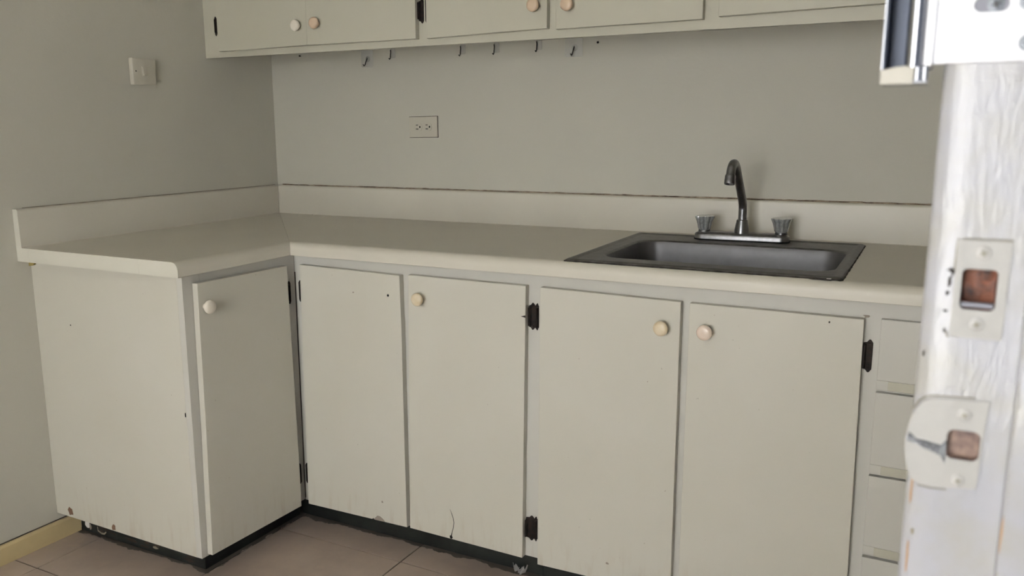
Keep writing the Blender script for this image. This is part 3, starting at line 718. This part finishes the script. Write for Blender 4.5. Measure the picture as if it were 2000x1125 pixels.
nail(.1430, 1.4835, 'tiny dark nail in the back wall near the left corner, below the wall cabinet')
nail(1.3160, 1.4750, 'tiny dark nail in the back wall right of the last square hook')

# ------------------------------------------------------------------ wall cabinets
YU, ZU0, ZU1 = -.3187, 1.4560, 2.16
def upper(x0, x1, label, stiles, doors, hinges):
    c = thing('wall_cabinet', ((x0+x1)/2, 0, ZU0), label, 'cabinet')
    m_ = MB()
    for a, b in stiles: m_.box(a, b, YU, YU+.02, ZU0, ZU1)
    for (a, b), (e, f_) in zip(stiles, stiles[1:]): m_.box(b, e, YU, YU+.02, ZU0, 1.492).box(b, e, YU, YU+.02, 2.10, ZU1)
    m_.build('face_frame', 'upper', c)
    carcass(c, x0+.001, x1-.001, YU+.021, -.001, 1.500, ZU1, 'upper', top=True)
    yy = YU-.0006-G
    for pts, kx, kz, km, kl in doors:
        d_ = door_y(c, pts, YU, 'upper')
        if kx: knob(d_, (kx, yy, kz), (0, -1, 0), km, kl)
    for h in hinges: hinge(c, *h)
    return c
T_ = 2.13
upper(.0010, .8930, 'wall cabinet in the left corner, two doors meeting at a white and a pinkish knob', [(.0010, .085), (.450, .482), (.865, .8930)],
      [([(.0830, 1.4735), (.4655, 1.4768), (.4655, T_), (.0750, T_)], .4345, 1.5363, 'knobw', 'white knob'), ([(.4659, 1.4768), (.8755, 1.4752), (.8710, T_), (.4659, T_)], .5105, 1.5395, 'knobp', 'pinkish tan knob')],
      [(.0650, 1.5270, 1.5900, 1, 'y', YU, .0022, .0120), (.8760, 1.5200, 1.5900, -1, 'y', YU, .0022, .0165), (.8760, 2.0, 2.07, -1, 'y', YU), (.0700, 2.0, 2.07, 1, 'y', YU)])
upper(.8935, 1.7420, 'middle wall cabinet, its two doors with a gap between tan knobs', [(.8930, .925), (1.285, 1.338), (1.710, 1.7420)],
      [([(.9124, 1.4742), (1.2987, 1.4814), (1.3010, T_), (.9124, T_)], 1.2645, 1.5415, 'knobp', None), ([(1.3245, 1.4773), (1.7235, 1.4796), (1.7200, T_), (1.3260, T_)], 1.3635, 1.5373, 'knobp', None)],
      [(.9110, 1.5200, 1.5900, 1, 'y', YU, .0022, .0130), (.9110, 2.0, 2.07, 1, 'y', YU), (1.7240, 1.53, 1.60, -1, 'y', YU), (1.7240, 2.0, 2.07, -1, 'y', YU)])
upper(1.7425, 2.6190, 'wall cabinet above the sink, running behind the chrome lock keeper', [(1.7420, 1.775), (2.150, 2.205), (2.590, 2.6188)],
      [([(1.7620, 1.4833), (2.1650, 1.4890), (2.1650, T_), (1.7620, T_)], 2.125, 1.546, 'knobp', None), ([(2.1900, 1.4890), (2.6050, 1.4890), (2.6050, T_), (2.1900, T_)], 2.230, 1.546, 'knobp', None)],
      [(1.7610, 2.0, 2.07, 1, 'y', YU), (1.7610, 1.60, 1.67, 1, 'y', YU)])

# ------------------------------------------------------------------ crumpled scrap of paper on the floor
bm = bmesh.new(); rp = random.Random(12)
sc_ = bpy.data.objects
m = MB()
for (cx_, cy_, lean, h) in ((1.3180, -.553, -.010, .022), (1.3370, -.560, .008, .024), (1.3290, -.556, .0, .014)):
    t = bmesh.new(); G_ = 6; vs = []
    for i in range(G_+1):
        row = []
        for j in range(5):
            u, v = i/G_, j/4
            row.append(t.verts.new((cx_+lean*v+.014*(u-.5)*(1-.45*v)+rp.uniform(-.001, .001), cy_-.008*math.sin(u*PI*1.5)+.006*v+rp.uniform(-.001, .001), .0006+h*v*(.75+.25*math.sin(u*9)))))
        vs.append(row)
    for i in range(G_):
        for j in range(4): t.faces.new((vs[i][j], vs[i+1][j], vs[i+1][j+1], vs[i][j+1]))
    bmesh.ops.solidify(t, geom=t.faces[:], thickness=.0006)
    m.add(t)
sp = m.build('paper_scrap', 'white', smooth=60)
tagp(sp, 'small crumpled white scrap of paper on the tiles by the black plinth', 'paper')
